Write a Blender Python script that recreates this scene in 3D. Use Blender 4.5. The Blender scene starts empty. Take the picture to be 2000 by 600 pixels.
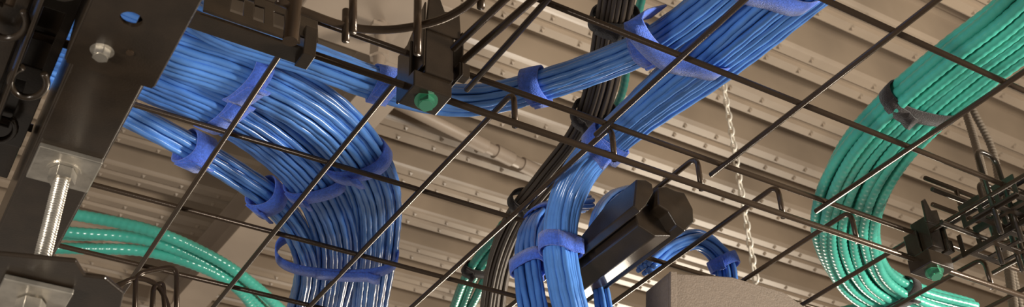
import bpy, math, random
from mathutils import Vector, Matrix
random.seed(7)
CZ=2.4
# ---------- camera calibration (two vanishing points of the tray grid) ----------
F=2228.0
A=Vector((4435,1450,2228)).normalized()
B=Vector((-1648,1617,2228)); B=(B-A*B.dot(A)).normalized()
U=A.cross(B).normalized()
def ray(u,v):
    r=Vector((u-1000,v-300,F)); return Vector((r.dot(A),r.dot(B),r.dot(U)))
def P(u,v,z):
    r=ray(u,v); r=r*(z/r.z); return Vector((r.x,r.y,r.z+CZ))
def PY(u,v,Y):
    r=ray(u,v); r=r*(Y/r.y); return Vector((r.x,r.y,r.z+CZ))
def W(x,y,z): return Vector((x,y,z+CZ))
def proj(p):
    q=Vector((p.x,p.y,p.z-CZ)); c=A*q.x+B*q.y+U*q.z
    return (1000+F*c.x/c.z,300+F*c.y/c.z)
cam=bpy.data.cameras.new('camera'); co=bpy.data.objects.new('camera',cam)
bpy.context.scene.collection.objects.link(co)
R=Matrix(((A.x,-A.y,-A.z),(B.x,-B.y,-B.z),(U.x,-U.y,-U.z)))
co.matrix_world=Matrix.Translation((0,0,CZ))@R.to_4x4()
cam.sensor_width=36; cam.lens=F/2000*36; cam.clip_start=.01
cam.dof.use_dof=True; cam.dof.focus_distance=1.08; cam.dof.aperture_fstop=20
bpy.context.scene.camera=co
bpy.context.scene.view_settings.view_transform='Standard'

# ---------- materials ----------
def mat(name,col,rough=.5,metal=0,bump=0,bscale=200,var=0,vscale=10,col2=None,sheen=0,coat=0):
    m=bpy.data.materials.new(name); m.use_nodes=True; nt=m.node_tree; b=nt.nodes['Principled BSDF']
    b.inputs['Base Color'].default_value=(*col,1); b.inputs['Roughness'].default_value=rough; b.inputs['Metallic'].default_value=metal
    if sheen: b.inputs['Sheen Weight'].default_value=sheen
    if coat: b.inputs['Coat Weight'].default_value=coat; b.inputs['Coat Roughness'].default_value=.2
    tc=nt.nodes.new('ShaderNodeTexCoord')
    if bump:
        n=nt.nodes.new('ShaderNodeTexNoise'); n.inputs['Scale'].default_value=bscale; n.inputs['Detail'].default_value=3
        bp=nt.nodes.new('ShaderNodeBump'); bp.inputs['Strength'].default_value=bump; bp.inputs['Distance'].default_value=.001
        nt.links.new(tc.outputs['Object'],n.inputs['Vector']); nt.links.new(n.outputs['Fac'],bp.inputs['Height']); nt.links.new(bp.outputs['Normal'],b.inputs['Normal'])
    if var or col2:
        n2=nt.nodes.new('ShaderNodeTexNoise'); n2.inputs['Scale'].default_value=vscale; n2.inputs['Detail'].default_value=4
        cr=nt.nodes.new('ShaderNodeValToRGB'); cr.color_ramp.elements[0].position=.35; cr.color_ramp.elements[1].position=.65
        c2=col2 or tuple(c*(1-var) for c in col)
        cr.color_ramp.elements[0].color=(*c2,1); cr.color_ramp.elements[1].color=(*col,1)
        nt.links.new(tc.outputs['Object'],n2.inputs['Vector']); nt.links.new(n2.outputs['Fac'],cr.inputs['Fac']); nt.links.new(cr.outputs['Color'],b.inputs['Base Color'])
    return m
M={}
M['blue']=mat('blue_cable_jacket',(.105,.29,.76),.25,0,.15,300,.25,30,coat=.5)
M['blue2']=mat('blue_cable_jacket_deep',(.08,.235,.68),.27,0,.15,300,.25,30,coat=.5)
M['velcro']=mat('blue_hook_and_loop',(.07,.18,.82),.95,0,1,900,.3,400,sheen=.4)
M['bvelcro']=mat('black_hook_and_loop',(.03,.022,.02),.95,0,1,900,.4,400,sheen=.2)
M['black']=mat('black_cable_jacket',(.09,.068,.052),.38)
M['green']=mat('green_armored_jacket',(.07,.47,.36),.3,0,0,0,.2,20,coat=.5)
M['steel']=mat('black_powder_coat',(.035,.023,.014),.28,.25,.1,700,.3,60,coat=.3)
M['wire']=mat('black_coated_wire',(.065,.042,.026),.25,.4,.1,600)
M['zinc']=mat('zinc_plated_steel',(.68,.63,.55),.28,.85,.2,300,.3,80)
M['gzinc']=mat('green_zinc_steel',(.14,.46,.30),.25,.75)
M['deck']=mat('painted_roof_deck',(.33,.255,.185),.4,0,.1,60,0,3,(.23,.178,.13))
M['paint']=mat('painted_conduit',(.33,.26,.20),.5,0,0,0,.15,6)
M['box']=mat('enclosure_paint',(.16,.12,.09),.6,0,.6,500,.15,200)
M['flex']=mat('flexible_conduit_grey',(.16,.13,.10),.5,.4)
M['chain']=mat('chain_steel',(.9,.85,.75),.4,.3)

# ---------- mesh helpers ----------
class MB:
    def __init__(s): s.v=[]; s.f=[]; s.sm=[]
    def add(s,v,f,smooth=False):
        o=len(s.v); s.v+= [tuple(x) for x in v]; s.f+=[tuple(i+o for i in q) for q in f]; s.sm+=[smooth]*len(f)
    def obj(s,name,m,parent=None,bevel=0):
        me=bpy.data.meshes.new(name); me.from_pydata(s.v,[],s.f); me.polygons.foreach_set('use_smooth',s.sm); me.update()
        me.materials.append(M[m]); o=bpy.data.objects.new(name,me); bpy.context.scene.collection.objects.link(o)
        if parent: o.parent=parent
        if bevel:
            b=o.modifiers.new('bevel','BEVEL'); b.width=bevel; b.segments=2; b.limit_method='ANGLE'
        return o
def empty(name):
    e=bpy.data.objects.new(name,None); e.empty_display_size=.05; bpy.context.scene.collection.objects.link(e); return e
def cr(pts,n):
    p=[pts[0]*2-pts[1]]+list(pts)+[pts[-1]*2-pts[-2]]; out=[]
    for i in range(1,len(p)-2):
        for k in range(24):
            t=k/24; a,b,c,d=p[i-1],p[i],p[i+1],p[i+2]
            out.append(.5*((2*b)+(c-a)*t+(2*a-5*b+4*c-d)*t*t+(3*b-a-3*c+d)*t**3))
    out.append(p[-2])
    return resample(out,n)
def resample(out,n):
    L=[0]
    for i in range(1,len(out)): L.append(L[-1]+(out[i]-out[i-1]).length)
    res=[];j=0
    for k in range(n):
        s=L[-1]*k/(n-1)
        while j<len(L)-2 and L[j+1]<s: j+=1
        t=(s-L[j])/max(1e-9,L[j+1]-L[j]); res.append(out[j].lerp(out[j+1],min(1,max(0,t))))
    return res
def frames(pts,ref=Vector((0,0,1))):
    T=[];n=len(pts)
    for i in range(n): T.append((pts[min(n-1,i+1)]-pts[max(0,i-1)]).normalized())
    S=T[0].cross(ref); 
    if S.length<1e-3: S=T[0].cross(Vector((0,1,0)))
    S.normalize(); N=S.cross(T[0]).normalized(); fr=[]
    for i in range(n):
        if i>0:
            q=T[i-1].rotation_difference(T[i]); S=q@S; S=(S-T[i]*S.dot(T[i])).normalized(); N=S.cross(T[i]).normalized()
        fr.append((T[i],S.copy(),N.copy()))
    return fr
def tube(mb,pts,r,sides=10,mod=None,cap=True):
    fr=frames(pts); v=[];s=0;n=len(pts)
    for i,p in enumerate(pts):
        if i: s+=(pts[i]-pts[i-1]).length
        for k in range(sides):
            a=2*math.pi*k/sides; rr=r*(mod(s,a) if mod else 1)
            v.append(p+fr[i][1]*(rr*math.cos(a))+fr[i][2]*(rr*math.sin(a)))
    f=[]
    for i in range(n-1):
        for k in range(sides):
            k2=(k+1)%sides; f.append((i*sides+k,i*sides+k2,(i+1)*sides+k2,(i+1)*sides+k))
    if cap: f.append(tuple(range(sides))[::-1]); f.append(tuple((n-1)*sides+k for k in range(sides)))
    mb.add(v,f,True)
def fillet(pts,r,n=5):
    out=[pts[0]]
    for i in range(1,len(pts)-1):
        a=(pts[i-1]-pts[i]); b=(pts[i+1]-pts[i]); d=min(r,a.length*.49,b.length*.49)
        p0=pts[i]+a.normalized()*d; p1=pts[i]+b.normalized()*d
        for k in range(n+1):
            t=k/n; out.append(p0*(1-t)**2+pts[i]*2*t*(1-t)+p1*t*t)
    out.append(pts[-1]); return out
def box(mb,c,s,rz=0,taper=1,rx=0):
    Rm=Matrix.Rotation(rz,3,'Z')@Matrix.Rotation(rx,3,'X'); v=[]
    for z in (-1,1):
        for x,y in((-1,-1),(1,-1),(1,1),(-1,1)):
            k=taper if z>0 else 1
            v.append(c+Rm@Vector((x*s[0]/2*k,y*s[1]/2*k,z*s[2]/2)))
    mb.add(v,[(3,2,1,0),(4,5,6,7),(0,1,5,4),(1,2,6,5),(2,3,7,6),(3,0,4,7)])
def cyl(mb,c,r,h,axis,sides=24,smooth=True,r2=None):
    axis=axis.normalized(); q=Vector((0,0,1)).rotation_difference(axis); v=[]
    for z,rr in((-h/2,r),(h/2,r2 or r)):
        for k in range(sides):
            a=2*math.pi*k/sides; v.append(c+q@Vector((rr*math.cos(a),rr*math.sin(a),z)))
    f=[(k,(k+1)%sides,sides+(k+1)%sides,sides+k) for k in range(sides)]
    mb.add(v,f,smooth); mb.add(v,[tuple(range(sides))[::-1],tuple(range(sides,2*sides))],False)
def prism(mb,poly,vec,far=None):
    n=len(poly); v=list(poly)+(far or [p+vec for p in poly])
    mb.add(v,[tuple(range(n))[::-1],tuple(range(n,2*n))]+[(k,(k+1)%n,n+(k+1)%n,n+k) for k in range(n)])
def slotted(mb,o,ux,vy,xs,ys,holes,th):
    # one connected plate with rectangular windows
    nrm=ux.cross(vy).normalized()*th; nx,ny=len(xs),len(ys); N=nx*ny
    v=[o+ux*x+vy*y for y in ys for x in xs]; v+=[p+nrm for p in v]; f=[]
    solid=lambda i,j:0<=i<nx-1 and 0<=j<ny-1 and (i,j) not in holes
    for i in range(nx-1):
        for j in range(ny-1):
            if not solid(i,j): continue
            a=j*nx+i;b=a+1;c=b+nx;d=a+nx
            f+=[(d,c,b,a),(N+a,N+b,N+c,N+d)]
            if not solid(i,j-1): f.append((a,b,N+b,N+a))
            if not solid(i+1,j): f.append((b,c,N+c,N+b))
            if not solid(i,j+1): f.append((c,d,N+d,N+c))
            if not solid(i-1,j): f.append((d,a,N+a,N+d))
    mb.add(v,f)
def bolt(parent,c,axis,r,h,m,name='hex_bolt',flange=True):
    mb=MB(); axis=axis.normalized()
    cyl(mb,c+axis*h*.55,r,h,axis,6,False,r*.97)
    cyl(mb,c+axis*h*1.08,r*.78,h*.1,axis,20)
    if flange: cyl(mb,c+axis*h*.1,r*1.35,h*.2,axis,28)
    cyl(mb,c-axis*.004,r*.5,.012,axis,16)
    return mb.obj(name,m,parent,.0004)

# ---------- bundles ----------
def pack(ra,rb,d):
    o=[]; nj=int(rb/(d*.866))+1; ni=int(ra/d)+2
    for j in range(-nj,nj+1):
        for i in range(-ni,ni+1):
            x=(i+(.5 if j%2 else 0))*d; y=j*d*.866
            if (x/max(ra-d*.45,1e-4))**2+(y/max(rb-d*.45,1e-4))**2<=1.03: o.append((x,y))
    return o
def bundle(name,ctrl,ra,rb,d,m,widths=None,kind='cat',straps=(),sm='velcro',wob=.16,strapw=.018):
    par=empty(name); pts=cr(ctrl,160); fr=frames(pts)
    def wd(t):
        if not widths: return 1
        x=t*(len(widths)-1); i=min(int(x),len(widths)-2); return widths[i]+(widths[i+1]-widths[i])*(x-i)
    mb=MB(); offs=pack(ra,rb,d)
    mx=max(abs(o[0]) for o in offs); my=max(abs(o[1]) for o in offs)
    for (x,y) in offs:
        ph=[random.uniform(0,6.28) for _ in range(4)]; fq=[random.uniform(1.5,4) for _ in range(2)]
        cp=[]
        for i,p in enumerate(pts):
            t=i/159; w=wd(t); ox=x*w+wob*d*math.sin(fq[0]*6.28*t/2+ph[0]); oy=y*w+wob*.8*d*math.sin(fq[1]*6.28*t/2+ph[1])
            cp.append(p+fr[i][1]*ox+fr[i][2]*oy)
        L=sum((cp[i]-cp[i-1]).length for i in range(1,160))
        if kind=='cat':
            n=int(L/.0045); q=resample(cp,n); tw=random.uniform(.022,.030)
            tube(mb,q,d*.5,10,lambda s,a,tw=tw,p0=ph[2]:1+.06*math.cos(2*a-6.283*s/tw+p0))
        elif kind=='armor':
            pitch=.0085; n=int(L/(pitch/4)); q=resample(cp,n)
            tube(mb,q,d*.49,12,lambda s,a,p=pitch:1+.045*math.cos(6.283*s/p-a))
        else:
            q=resample(cp,int(L/.008)); tube(mb,q,d*.49,10)
    mb.obj('cables',m,par)
    for (u,v,*rest) in straps:
        i=min(range(3,157),key=lambda i:(proj(pts[i])[0]-u)**2+(proj(pts[i])[1]-v)**2)
        w=rest[0] if rest else 1; sw=rest[1] if len(rest)>1 else strapw
        ww=wd(i/159)
        strap(par,pts,fr,i,(mx*ww+d*.58)*w,(my*ww+d*.58)*w,sw,sm)
    return par,pts,fr
def strap(par,pts,fr,i,ra,rb,sw,sm,name='cable_strap'):
    p=pts[i]; T,S,N=fr[i]; T=(T+S*random.uniform(-.12,.12)).normalized(); ex=.85
    mb=MB(); v=[]; K=56; th=.0018
    def pos(a):
        c=math.cos(a);s=math.sin(a)
        e=Vector((math.copysign(abs(c)**ex,c)*ra,math.copysign(abs(s)**ex,s)*rb)); nn=(S*e.x/ra/ra+N*e.y/rb/rb).normalized()
        return p+S*e.x+N*e.y+T*(.0012*math.sin(2*a+i)),nn
    for k in range(K):
        b,nn=pos(2*math.pi*k/K)
        for (dx,dn) in((-.5,0),(-.5,th),(0,th*1.15),(.5,th),(.5,0)): v.append(b+T*dx*sw+nn*dn)
    f=[]
    for k in range(K):
        k2=(k+1)%K
        for j in range(5):
            j2=(j+1)%5; f.append((k*5+j,k*5+j2,k2*5+j2,k2*5+j))
    mb.add(v,f,True)
    v=[]; a0=random.uniform(3.4,5.0)
    for k in range(9):
        b,nn=pos(a0+k*.12); b=b+nn*(th*1.1+(.0006*k if k>6 else 0))+T*.0006*k
        for (dx,dn) in((-.48,0),(-.48,th),(.48,th),(.48,0)): v.append(b+T*dx*sw+nn*dn)
    f=[]
    for k in range(8):
        for j in range(4):
            j2=(j+1)%4; f.append((k*4+j,k*4+j2,k*4+4+j2,k*4+4+j))
    f.append((3,2,1,0)); f.append((32,33,34,35))
    mb.add(v,f,True)
    return mb.obj(name,sm,par)
def ribbon(par,ctrl,wv,sw,sm,name='cable_strap',th=.002):
    pts=cr(ctrl,50); mb=MB(); v=[]
    for i,p in enumerate(pts):
        T=(pts[min(49,i+1)]-pts[max(0,i-1)]).normalized(); w=(wv-T*wv.dot(T)).normalized(); n=T.cross(w)
        for (a,b) in((-.5,0),(-.5,1),(.5,1),(.5,0)): v.append(p+w*a*sw+n*b*th)
    f=[(3,2,1,0),(196,197,198,199)]
    for k in range(49):
        for j in range(4): j2=(j+1)%4; f.append((k*4+j,k*4+j2,k*4+4+j2,k*4+4+j))
    mb.add(v,f,True); return mb.obj(name,sm,par)
def Z(l,z): return [P(a[0],a[1],a[2] if len(a)>2 else z) for a in l]

D=.0062
bundle('blue_cable_bundle',Z([(-160,-60),(40,-5),(220,50),(340,100),(470,143),(598,208),(680,285),(724,370),(728,460),(715,590),(705,720)],.650),.033,.020,D,'blue',[1,1,.98,.85,.72],straps=[(485,150,1.03),(698,305,1.04)])
p2,b2p,b2f=bundle('blue_cable_bundle',Z([(-160,10),(40,60),(200,115),(310,160),(430,212),(530,275),(608,350),(650,430),(658,510),(640,620),(625,720)],.642),.028,.018,D,'blue2',[1,1,1,.85,.7],straps=[(435,215,1.04),(625,352,1.05)])
bundle('blue_cable_bundle',Z([(-160,60),(0,110),(110,150),(240,218),(370,288),(460,342),(535,395),(583,460),(600,530),(580,620),(560,720)],.640),.017,.014,D,'blue',straps=[(380,292,1.08,.022),(520,382,1.1,.022)])
i2=min(range(160),key=lambda i:(b2p[i]-P(660,495,.642)).length)
strap(p2,b2p,b2f,i2,.066,.026,.020,'velcro')
p4,_,_=bundle('blue_cable_bundle',Z([(200,-70),(350,15),(450,70),(600,115),(740,165),(860,192),(950,192),(1050,168),(1160,132),(1270,85),(1375,12),(1480,-80)],.650),.0185,.016,D,'blue',straps=[(742,165,1.05),(1045,168,1.06),(1262,85,1.08)])
zB=[P(1610,-70,.66),P(1505,12,.66),P(1390,108,.655),P(1285,192,.65),P(1205,262,.645),P(1142,325,.63),PY(1105,400,.775),PY(1095,480,.785),PY(1105,560,.785),PY(1128,660,.78),PY(1145,740,.78)]
p5,_,_=bundle('blue_cable_bundle',zB,.036,.026,D,'blue',[1,1,.85,.62,.52,.5,.5,.5],straps=[(1160,255,1.06,.02),(1098,482,1.1,.016)])
ribbon(p5,Z([(1285,20,.665),(1245,32,.63),(1240,55,.622),(1268,95,.620),(1310,128,.620),(1365,140,.622),(1408,147,.63),(1425,120,.66)],.62),(P(1400,100,.62)-P(1480,40,.62)),.018,'velcro')
ribbon(p5,Z([(1420,-40,.63),(1455,-10,.622),(1510,5,.620),(1560,20,.622),(1590,12,.64),(1590,-10,.67)],.62),(P(1400,100,.62)-P(1480,40,.62)),.018,'velcro')
bundle('blue_cable_bundle',[PY(1140,400,.87),PY(1080,408,.85),PY(1040,445,.83),PY(1030,510,.82),PY(1042,600,.81),PY(1060,700,.8)],.018,.013,D,'blue2',straps=[(1058,418,1.1),(1034,515,1.1,.016)])
bundle('blue_cable_bundle',[PY(1250,372,.88),PY(1200,385,.86),PY(1168,430,.84),PY(1165,500,.83),PY(1178,600,.82),PY(1192,700,.81)],.013,.011,D,'blue',straps=[(1165,490,1.1,.016)])
bundle('blue_cable_bundle',[PY(1260,520,.90),PY(1310,480,.90),PY(1365,470,.90),PY(1412,512,.90),PY(1425,590,.90),PY(1428,650,.9)],.019,.014,D,'blue2',straps=[(1412,515,1.1,.014)])
bundle('black_cable_bundle',Z([(1220,-80),(1197,50),(1175,170),(1140,260),(1070,350),(1010,430),(975,520),(960,620),(955,700)],.72),.019,.012,.0050,'black',kind='plain',straps=[(1195,35,1.2,.016),(1160,220,1.2,.016),(1035,400,1.25,.014)],sm='bvelcro')
bundle('green_armored_cable_bundle',Z([(1265,-80),(1250,20),(1225,120),(1205,200),(1150,290)],.76),.010,.008,.009,'green',kind='armor')
bundle('green_armored_cable_bundle',Z([(1000,440),(945,515),(905,590),(870,680)],.76),.020,.012,.012,'green',kind='armor',straps=[(938,527,1.15)],sm='bvelcro')
g=empty('green_armored_cable_bundle'); mb=MB()
for l in ([(20,402),(150,420),(300,452),(420,505),(500,560),(570,625)],[(20,445),(150,455),(300,472),(430,532),(510,600),(560,660)],[(20,485),(160,486),(290,492),(400,525),(470,570),(520,640)],[(20,450),(150,460),(290,462),(420,515),(500,575),(540,660)]):
    c=cr(Z(l,.76+random.uniform(-.006,.006)+(.02 if l[0][1]==450 else 0)),80); L=sum((c[i]-c[i-1]).length for i in range(1,80)); tube(mb,resample(c,int(L/.002)),.0073,12,lambda s,a:1+.045*math.cos(6.283*s/.0085-a))
mb.obj('cables','green',g)
bundle('green_armored_cable_bundle',Z([(2120,-70),(2000,40),(1890,125),(1785,215),(1708,300),(1662,390),(1655,470),(1690,545),(1765,590),(1870,620)],.652),.041,.023,.0112,'green',[1,1,1,.95,.9,.9],kind='armor',straps=[(1800,205,1.03,.016),(1740,578,1.03,.014)],sm='bvelcro')
bundle('green_armored_cable_bundle',Z([(1560,680),(1620,620),(1720,592),(1800,590),(1900,620)],.70),.014,.012,.0125,'green',kind='armor')

# ---------- wire trays ----------
WR=.0027
t1=empty('wire_cable_tray'); mb=MB()
xs=[.118,.218,.317,.412,.515,.613,.713,.811,.91,1.01,1.11,1.21,1.31]
for x in xs:
    tube(mb,fillet([W(x,1.40,.66),W(x,1.40,.613),W(x,.658,.613),W(x,.658,.575)],.012),WR,10)
for y,z in((.842,.6182),(.986,.6182),(1.118,.6182),(1.26,.6182),(1.405,.655)): tube(mb,[W(.10,y,z),W(1.9,y,z)],WR,10)
tube(mb,[W(.09,.6535,.575),W(1.6,.6535,.575)],WR*1.15,10)
mb.obj('wires','wire',t1)
t2=empty('wire_cable_tray'); mb=MB()
for x in (.369,.502,.634,.768,.90,1.03,1.16): tube(mb,[W(x,.665,.603),W(x,.1,.603)],WR,10)
for y in (.652,.544,.434,.324,.214): tube(mb,[W(.14 if y>.6 else .34,y,.6082),W(1.7,y,.6082)],WR,10)
mb.obj('wires','wire',t2)

# ---------- strut ----------
st=empty('strut_channel'); mb=MB()
x0,x1,zb,zt=.052,.0935,.434,.475
th=.0025
box(mb,W((x0+x1)/2,.95,zb),(x1-x0,.85,th)); box(mb,W(x0,.95,(zb+zt)/2),(th,.85,zt-zb)); box(mb,W(x1,.95,(zb+zt)/2),(th,.85,zt-zb))
box(mb,W(x0+.006,.95,zt),(.012,.85,th)); box(mb,W(x1-.006,.95,zt),(.012,.85,th))
mb.obj('channel','steel',st,.001)
mb=MB(); hc=P(258,30,zb-.005); ys0,ys1=.36,.56; hx0,hx1=x0-.004,x1+.004; zs=zb-.005; K=24
ring=[Vector((hc.x+.0062*math.cos(2*math.pi*k/K),hc.y+.0062*math.sin(2*math.pi*k/K),CZ+zs)) for k in range(K)]
hw=min(hx1-hc.x,hc.x-hx0)-.0005
def sq(k):
    a=2*math.pi*k/K; c,s=math.cos(a),math.sin(a); m=max(abs(c),abs(s))
    return Vector((hc.x+c/m*hw,hc.y+s/m*hw,CZ+zs))
outer=[sq(k) for k in range(K)]; dn=Vector((0,0,-.003))
v=ring+outer+[p+dn for p in ring]+[p+dn for p in outer]; f=[]
for k in range(K):
    k2=(k+1)%K; f+=[(k,k2,K+k2,K+k),(2*K+k2,2*K+k,3*K+k,3*K+k2),(k2,k,2*K+k,2*K+k2)]
mb.add(v,f)
def rect(xa,xb,ya,yb): 
    if xb-xa>1e-4: box(mb,W((xa+xb)/2,(ya+yb)/2,zs-.0015),(xb-xa,yb-ya,.003))
rect(hx0,hx1,ys0,hc.y-hw); rect(hx0,hx1,hc.y+hw,ys1); rect(hx0,hc.x-hw,hc.y-hw,hc.y+hw); rect(hc.x+hw,hx1,hc.y-hw,hc.y+hw)
mb.obj('sleeve_plate','steel',st)
mb=MB()
box(mb,W(hx0,.46,.457),(.003,.20,.06)); box(mb,W(hx1,.46,.457),(.003,.20,.06))
mb.obj('sleeve_sides','steel',st,.001)
bolt(st,P(200,97,.427),Vector((0,0,-1)),.0050,.0055,'zinc')
mb=MB(); c=P(254,103,.4258); cyl(mb,c,.0022,.001,Vector((0,0,1)),16); mb.obj('dimple','wire',st)
rod=empty('threaded_rod'); mb=MB()
rc=(.0735,.677)
pts=[W(rc[0],rc[1],.47-.0004*k) for k in range(0,400)]
tube(mb,pts,.0048,16,lambda s,a:1+.11*math.cos(6.283*s/.0018-a))
mb.obj('rod','zinc',rod)
mb=MB(); box(mb,W(rc[0],rc[1],.431),(.04,.04,.004)); box(mb,W(rc[0],rc[1],.335),(.04,.04,.004)); mb.obj('square_washers','zinc',rod,.0008)
mb=MB()
for z in (.424,.328): cyl(mb,W(rc[0],rc[1],z),.0090,.008,Vector((0,0,1)),6,False)
cyl(mb,W(rc[0],rc[1],.429),.011,.0015,Vector((0,0,1)),28)
mb.obj('nuts','zinc',rod,.0006)
hb=empty('trapeze_bracket'); mb=MB()
prism(mb,[P(a,b,.338) for a,b in((-120,480),(0,498),(148,512),(165,540),(205,545),(242,575),(225,650),(0,700),(-120,700))],Vector((0,0,.003)))
mb.obj('plate','steel',hb,.001)
# hanger clips on the far side of the strut
hc_=empty('tray_hanger_clip'); mb=MB()
X=Vector((1,0,0));Y=Vector((0,1,0));Zv=Vector((0,0,1))
slotted(mb,W(.022,.46,.452),X,Y,[0,.006,.012,.018,.024],[0,.03,.075,.09,.15,.165,.22,.24],{(1,1),(2,1),(1,3),(2,3),(1,5)},.002)
slotted(mb,W(-.004,.50,.440),X,Y,[0,.005,.011,.017,.024],[0,.03,.045,.09,.11,.16,.20],{(1,1),(2,1),(1,3),(2,3)},.002)
slotted(mb,W(.0235,.46,.428),Y,Zv,[0,.04,.055,.10,.12,.17,.19,.25],[0,.01,.020,.026],{(1,1),(3,1),(5,1)},.002)
slotted(mb,W(-.030,.55,.452),X,Y,[0,.008,.014,.024],[0,.05,.065,.11,.13,.2],{(1,1),(1,3)},.002)
slotted(mb,W(.0,.44,.475),X,Y,[0,.01,.016,.026,.048],[0,.03,.075,.09,.15,.165,.22,.34],{(1,1),(1,3),(1,5)},.002)
for (x,y,z) in((.032,.50,.434),(.012,.55,.434),(.034,.60,.434),(.0,.62,.434),(.028,.67,.444)):
    pts=[W(x+.010*math.cos(a),y+.016*math.sin(a),z) for a in [k*math.pi/10 for k in range(-3,14)]]; tube(mb,pts,.0022,8)
mb.obj('clips','steel',hc_,.0005)
mb=MB(); tube(mb,[W(.012,.40,.462),W(.012,.85,.462)],.0035); tube(mb,[W(-.012,.40,.50),W(-.012,.95,.50)],.0035)
for yy in (.52,.60,.70): tube(mb,[W(-.08,yy,.47),W(.05,yy,.47)],.003)
mb.obj('rails','wire',hc_)

# ---------- ceiling ----------
ZC=1.85
mb=MB(); prof=[]; per=.19
y=-.6
while y<6.5:
    for dy,dz in((0,.004),(.004,0),(.030,0),(.034,.010),(.048,.010),(.052,0),(.078,0),(.084,.006),(.096,.09),(.116,.09),(.120,.075),(.144,.075),(.148,.09),(.174,.09),(.185,.010)): prof.append((y+dy,ZC+dz))
    y+=per
v=[];
for (yy,zz) in prof: v+=[W(-3,yy,zz),W(7,yy,zz)]
mb.add(v,[(2*i,2*i+1,2*i+3,2*i+2) for i in range(len(prof)-1)])
y=-.6
while y<5:
    x=.3
    while x<4.6:
        for (yc,s) in((y+.017,.005),(y+.065,.005)):
            c=W(x,yc,ZC); mb.add([c+Vector((-s,-s,0)),c+Vector((s,-s,0)),c+Vector((s,s,0)),c+Vector((-s,s,0)),c+Vector((0,0,-.008))],[(0,1,4),(1,2,4),(2,3,4),(3,0,4)],False)
        x+=.11
    y+=per
mb.obj('ceiling','deck')
cp=empty('conduit_pipe'); mb=MB(); a=P(560,95,1.80);b=P(1230,425,1.80); tube(mb,[a,b],.016,16); dd=(b-a)
for t in (.5,.58,.66,.74): cyl(mb,a+dd*t,.021,.06,dd,16)
mb.obj('pipe','paint',cp)
bm=empty('ceiling_beam'); mb=MB(); a=P(860,60,1.7); b=P(330,640,1.7); d=(b-a).normalized(); s=d.cross(Vector((0,0,1)))
for (w,z0,h) in((.05,0,.008),(.004,.008,.13),(.05,.138,.010)):
    prism(mb,[a+s*w+Vector((0,0,z0)),a-s*w+Vector((0,0,z0)),b-s*w+Vector((0,0,z0)),b+s*w+Vector((0,0,z0))],Vector((0,0,h)))
mb.obj('beam','paint',bm)
du=empty('junction_box'); mb=MB(); c=P(730,40,1.62); box(mb,c+Vector((0,0,.115)),(.30,.22,.23)); mb.obj('box','paint',du,.004)
mb=MB(); c=P(742,88,1.56); cyl(mb,c,.012,.12,Vector((0,0,1))); cyl(mb,c-Vector((0,0,.02)),.022,.03,Vector((0,0,1)),6,False); box(mb,c+Vector((0,0,.03)),(.06,.06,.01)); mb.obj('fitting','paint',du)
ch=empty('hanging_chain'); mb=MB(); top=PY(1409,140,1.66)
k=0;z=CZ+1.85; zend=PY(1490,556,1.66).z
while z>zend:
    pts=[]; ax=Vector((1,.3,0)).normalized() if k%2 else Vector((-.3,1,0)).normalized()
    for j in range(17):
        a=2*math.pi*j/16; pts.append(Vector((top.x,top.y,z))+ax*.0070*math.cos(a)+Vector((0,0,1))*.014*math.sin(a))
    tube(mb,pts,.0026,6,cap=False); z-=.023; k+=1
mb.obj('links','chain',ch)

eb=empty('electrical_enclosure'); mb=MB()
q=[PY(a,b,.80) for a,b in((1305,533),(1430,541),(1530,570),(1580,605),(1600,760),(1305,760))]
prism(mb,q,Vector((.004,.045,0))); mb.obj('housing','box',eb,.0015)
mb=MB()
q=[PY(a,b,.798) for a,b in((1305,533),(1318,534),(1318,760),(1305,760))]; prism(mb,q,Vector((0,-.004,0))); mb.obj('flange','box',eb,.0008)

# dropout: folded sheet channels running along Y, cut on a slant at the far end
dp=empty('cable_dropout_chute'); mb=MB()
def ext(poly,Y0=.69):
    near=[PY(a,b,Y0) for a,b in poly]; far=[]
    for p in near:
        z=p.z-CZ; far.append(Vector((p.x,.737+(.591-z)/.031*.081,p.z)))
    prism(mb,near,None,far)
ext([(1243,350),(1262,351),(1274,359),(1277,376),(1262,402),(1250,414),(1238,402)])
ext([(1284,366),(1300,364),(1322,373),(1337,376),(1354,408),(1355,434),(1338,452),(1322,440),(1305,412),(1286,400)],.688)
ext([(1236,400),(1250,408),(1276,392),(1290,402),(1320,440),(1310,462),(1280,462),(1246,440)],.703)
mb.obj('chute','steel',dp,.0012)

# ---------- splice brackets ----------
def splice(x,y,k=1,name='tray_splice_bracket'):
    e=empty(name); mb=MB()
    box(mb,W(x,y,.602),(.026*k,.030*k,.052*k))
    zt_=.62 if k==1 else .612
    prism(mb,[W(x-.014*k,y-.017*k,zt_),W(x-.012*k,y-.017*k,zt_+.038*k),W(x-.004*k,y-.017*k,zt_+.044*k),W(x+.003*k,y-.017*k,zt_+.025*k),W(x+.017*k,y-.017*k,zt_+.03*k),W(x+.019*k,y-.017*k,zt_)],Vector((0,.003,0)))
    if k==1: prism(mb,[W(x-.014,y-.017,.648),W(x-.014,y-.017,.58),W(x-.014,y+.02,.58),W(x-.014,y+.02,.62)],Vector((-.002,0,0)))
    box(mb,W(x+.019*k,y-.002,.605),(.002,.034*k,.045*k)); box(mb,W(x+.022*k,y-.012*k,.590),(.010,.010,.014))
    box(mb,W(x-.004,y+.002,.569),(.034,.028,.016))
    box(mb,W(x-.019*k,y+.01,.590),(.003,.024*k,.05*k))
    mb.obj('clamp','steel',e,.0012)
    bolt(e,W(x-.004,y,.5605),Vector((-.1,-.25,-1)),.0070,.007,'gzinc')
    return e
splice(.325,.645); e=splice(.905,.645,.7)
mb=MB()
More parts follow.
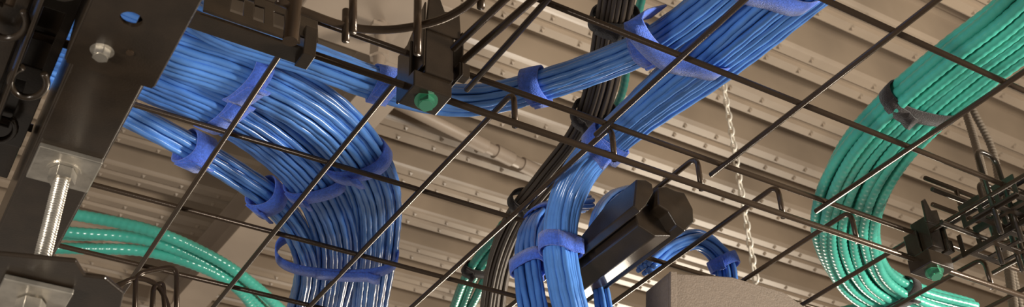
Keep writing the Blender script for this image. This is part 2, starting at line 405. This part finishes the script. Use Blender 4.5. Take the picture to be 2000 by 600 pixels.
for (x,z,y0,n) in((.900,.600,.53,3),(.930,.590,.54,4),(.955,.605,.50,4),(.99,.59,.52,3)):
    ys=[0]; hs=set()
    for k in range(n):
        ys+=[ys[-1]+.005,ys[-1]+.021]; hs|={(2*k+1,1),(2*k+1,2) if k%2 else (2*k+1,1)}
    ys.append(ys[-1]+.005)
    slotted(mb,W(x,y0,z-.014),Y,Zv,ys,[0,.005,.017,.026],hs,.0016)
for (x0_,y0_,z0_) in((.895,.53,.588),(.935,.57,.578),(.96,.50,.594),(.94,.50,.602)):
    slotted(mb,W(x0_,y0_,z0_),X,Y,[0,.005,.020,.026,.041,.046],[0,.006,.022,.028,.046,.052],{(1,1),(1,3),(3,1),(3,3)},.0016)
for (x,y) in((.95,.60),(.97,.55),(.90,.56),(.93,.50),(.99,.60),(1.01,.52)): tube(mb,fillet([W(x,y,.56),W(x,y,.66),W(x+.03,y,.66),W(x+.03,y,.56)],.012),.0026,8)
for z in (.585,.625): tube(mb,[W(.87,.60,z),W(1.10,.60,z)],.0026,8); tube(mb,[W(.94,.42,z),W(.94,.66,z)],.0026,8)
mb.obj('clips','steel',e,.0003)
t3=empty('wire_cable_tray'); mb=MB()
for x in (1.0,1.05,1.10,1.15,1.2): tube(mb,fillet([W(x,.30,.64),W(x,.66,.64),W(x,.66,.70)],.012),WR,8)
for (y,z) in((.66,.70),(.66,.665),(.60,.64),(.50,.64),(.40,.64)): tube(mb,[W(.95,y,z),W(1.6,y,z)],WR,8)
mb.obj('wires','wire',t3)
t4=empty('wire_cable_tray'); mb=MB()
for l in ([(262,640),(266,535),(300,528),(345,520),(345,640)],[(225,560),(268,540),(310,556),(330,600),(335,650)],[(295,640),(300,560),(318,552),(325,640)],[(180,600),(380,640)]):
    tube(mb,fillet([PY(a,b,1.02) for a,b in l],.012),WR,8)
mb.obj('wires','wire',t4)
fx=empty('flexible_conduit'); mb=MB()
for l in ([(1880,200,.85),(1905,280,.84),(1930,380,.82),(1965,500,.80),(1985,640,.78)],[(1900,215,.9),(1940,300,.9),(1960,420,.9),(1975,520,.9),(2000,640,.9)]):
    c=cr([PY(*a) for a in l],60); L=sum((c[i]-c[i-1]).length for i in range(1,60)); tube(mb,resample(c,int(L/.0018)),.006,10,lambda s,a:1+.1*math.cos(6.283*s/.006))
mb.obj('conduits','flex',fx)
sb=empty('slotted_tray_bracket'); mb=MB()
slotted(mb,W(.135,.64,.575),X,Vector((0,.25,1)).normalized(),[0,.02,.03,.038,.046,.054,.062,.075,.09],[-.010,0,.020,.030],{(1,1),(3,1),(5,1),(7,0),(0,2),(2,2)},.002)
box(mb,W(.175,.650,.566),(.09,.018,.002)); box(mb,W(.218,.645,.572),(.010,.018,.028))
mb.obj('plate','steel',sb,.0006)
ar=empty('radius_bend_wire'); mb=MB()
c=cr(Z([(540,0),(600,25),(680,52),(760,58),(850,42),(910,12),(950,-30)],.57),40); tube(mb,c,.0032,10)
for (u,v0,v1) in((676,20,80),(816,0,105),(572,-10,80),(690,-30,62),(940,-20,15)):
    a=P(u,v0,.585); b=PY(u-1,v1,a.y); tube(mb,[a,b],.003,10)
c=P(572,35,.56); cyl(mb,c,.0055,.045,Vector((0,0,1)))
for l in ([(1040,0),(905,118)],[(985,0),(885,95)]): tube(mb,[P(l[0][0]+60,l[0][1]-50,.58),P(*l[0],.58),P(*l[1],.58)],.003,10)
mb.obj('wires','wire',ar)

# ---------- lights ----------
def area(name,loc,tgt,size,e,col):
    l=bpy.data.lights.new(name,'AREA'); l.size=size; l.energy=e; l.color=col; o=bpy.data.objects.new(name,l)
    bpy.context.scene.collection.objects.link(o); o.location=loc; o.rotation_euler=(Vector(tgt)-Vector(loc)).to_track_quat('-Z','Y').to_euler()
area('area_light_right',(2.2,-.3,CZ+.15),(.7,.9,CZ+.6),.4,92,(1,.92,.80))
area('area_light_left',(-1.4,.0,CZ-.3),(.5,.9,CZ+.6),.4,28,(1,.95,.88))
area('area_light_far',(4.8,6.0,CZ+.1),(2.4,2.8,CZ+1.85),1.5,210,(1,.87,.70))
w=bpy.data.worlds.new('world'); bpy.context.scene.world=w; w.use_nodes=True
w.node_tree.nodes['Background'].inputs[0].default_value=(1,.87,.73,1); w.node_tree.nodes['Background'].inputs[1].default_value=.24
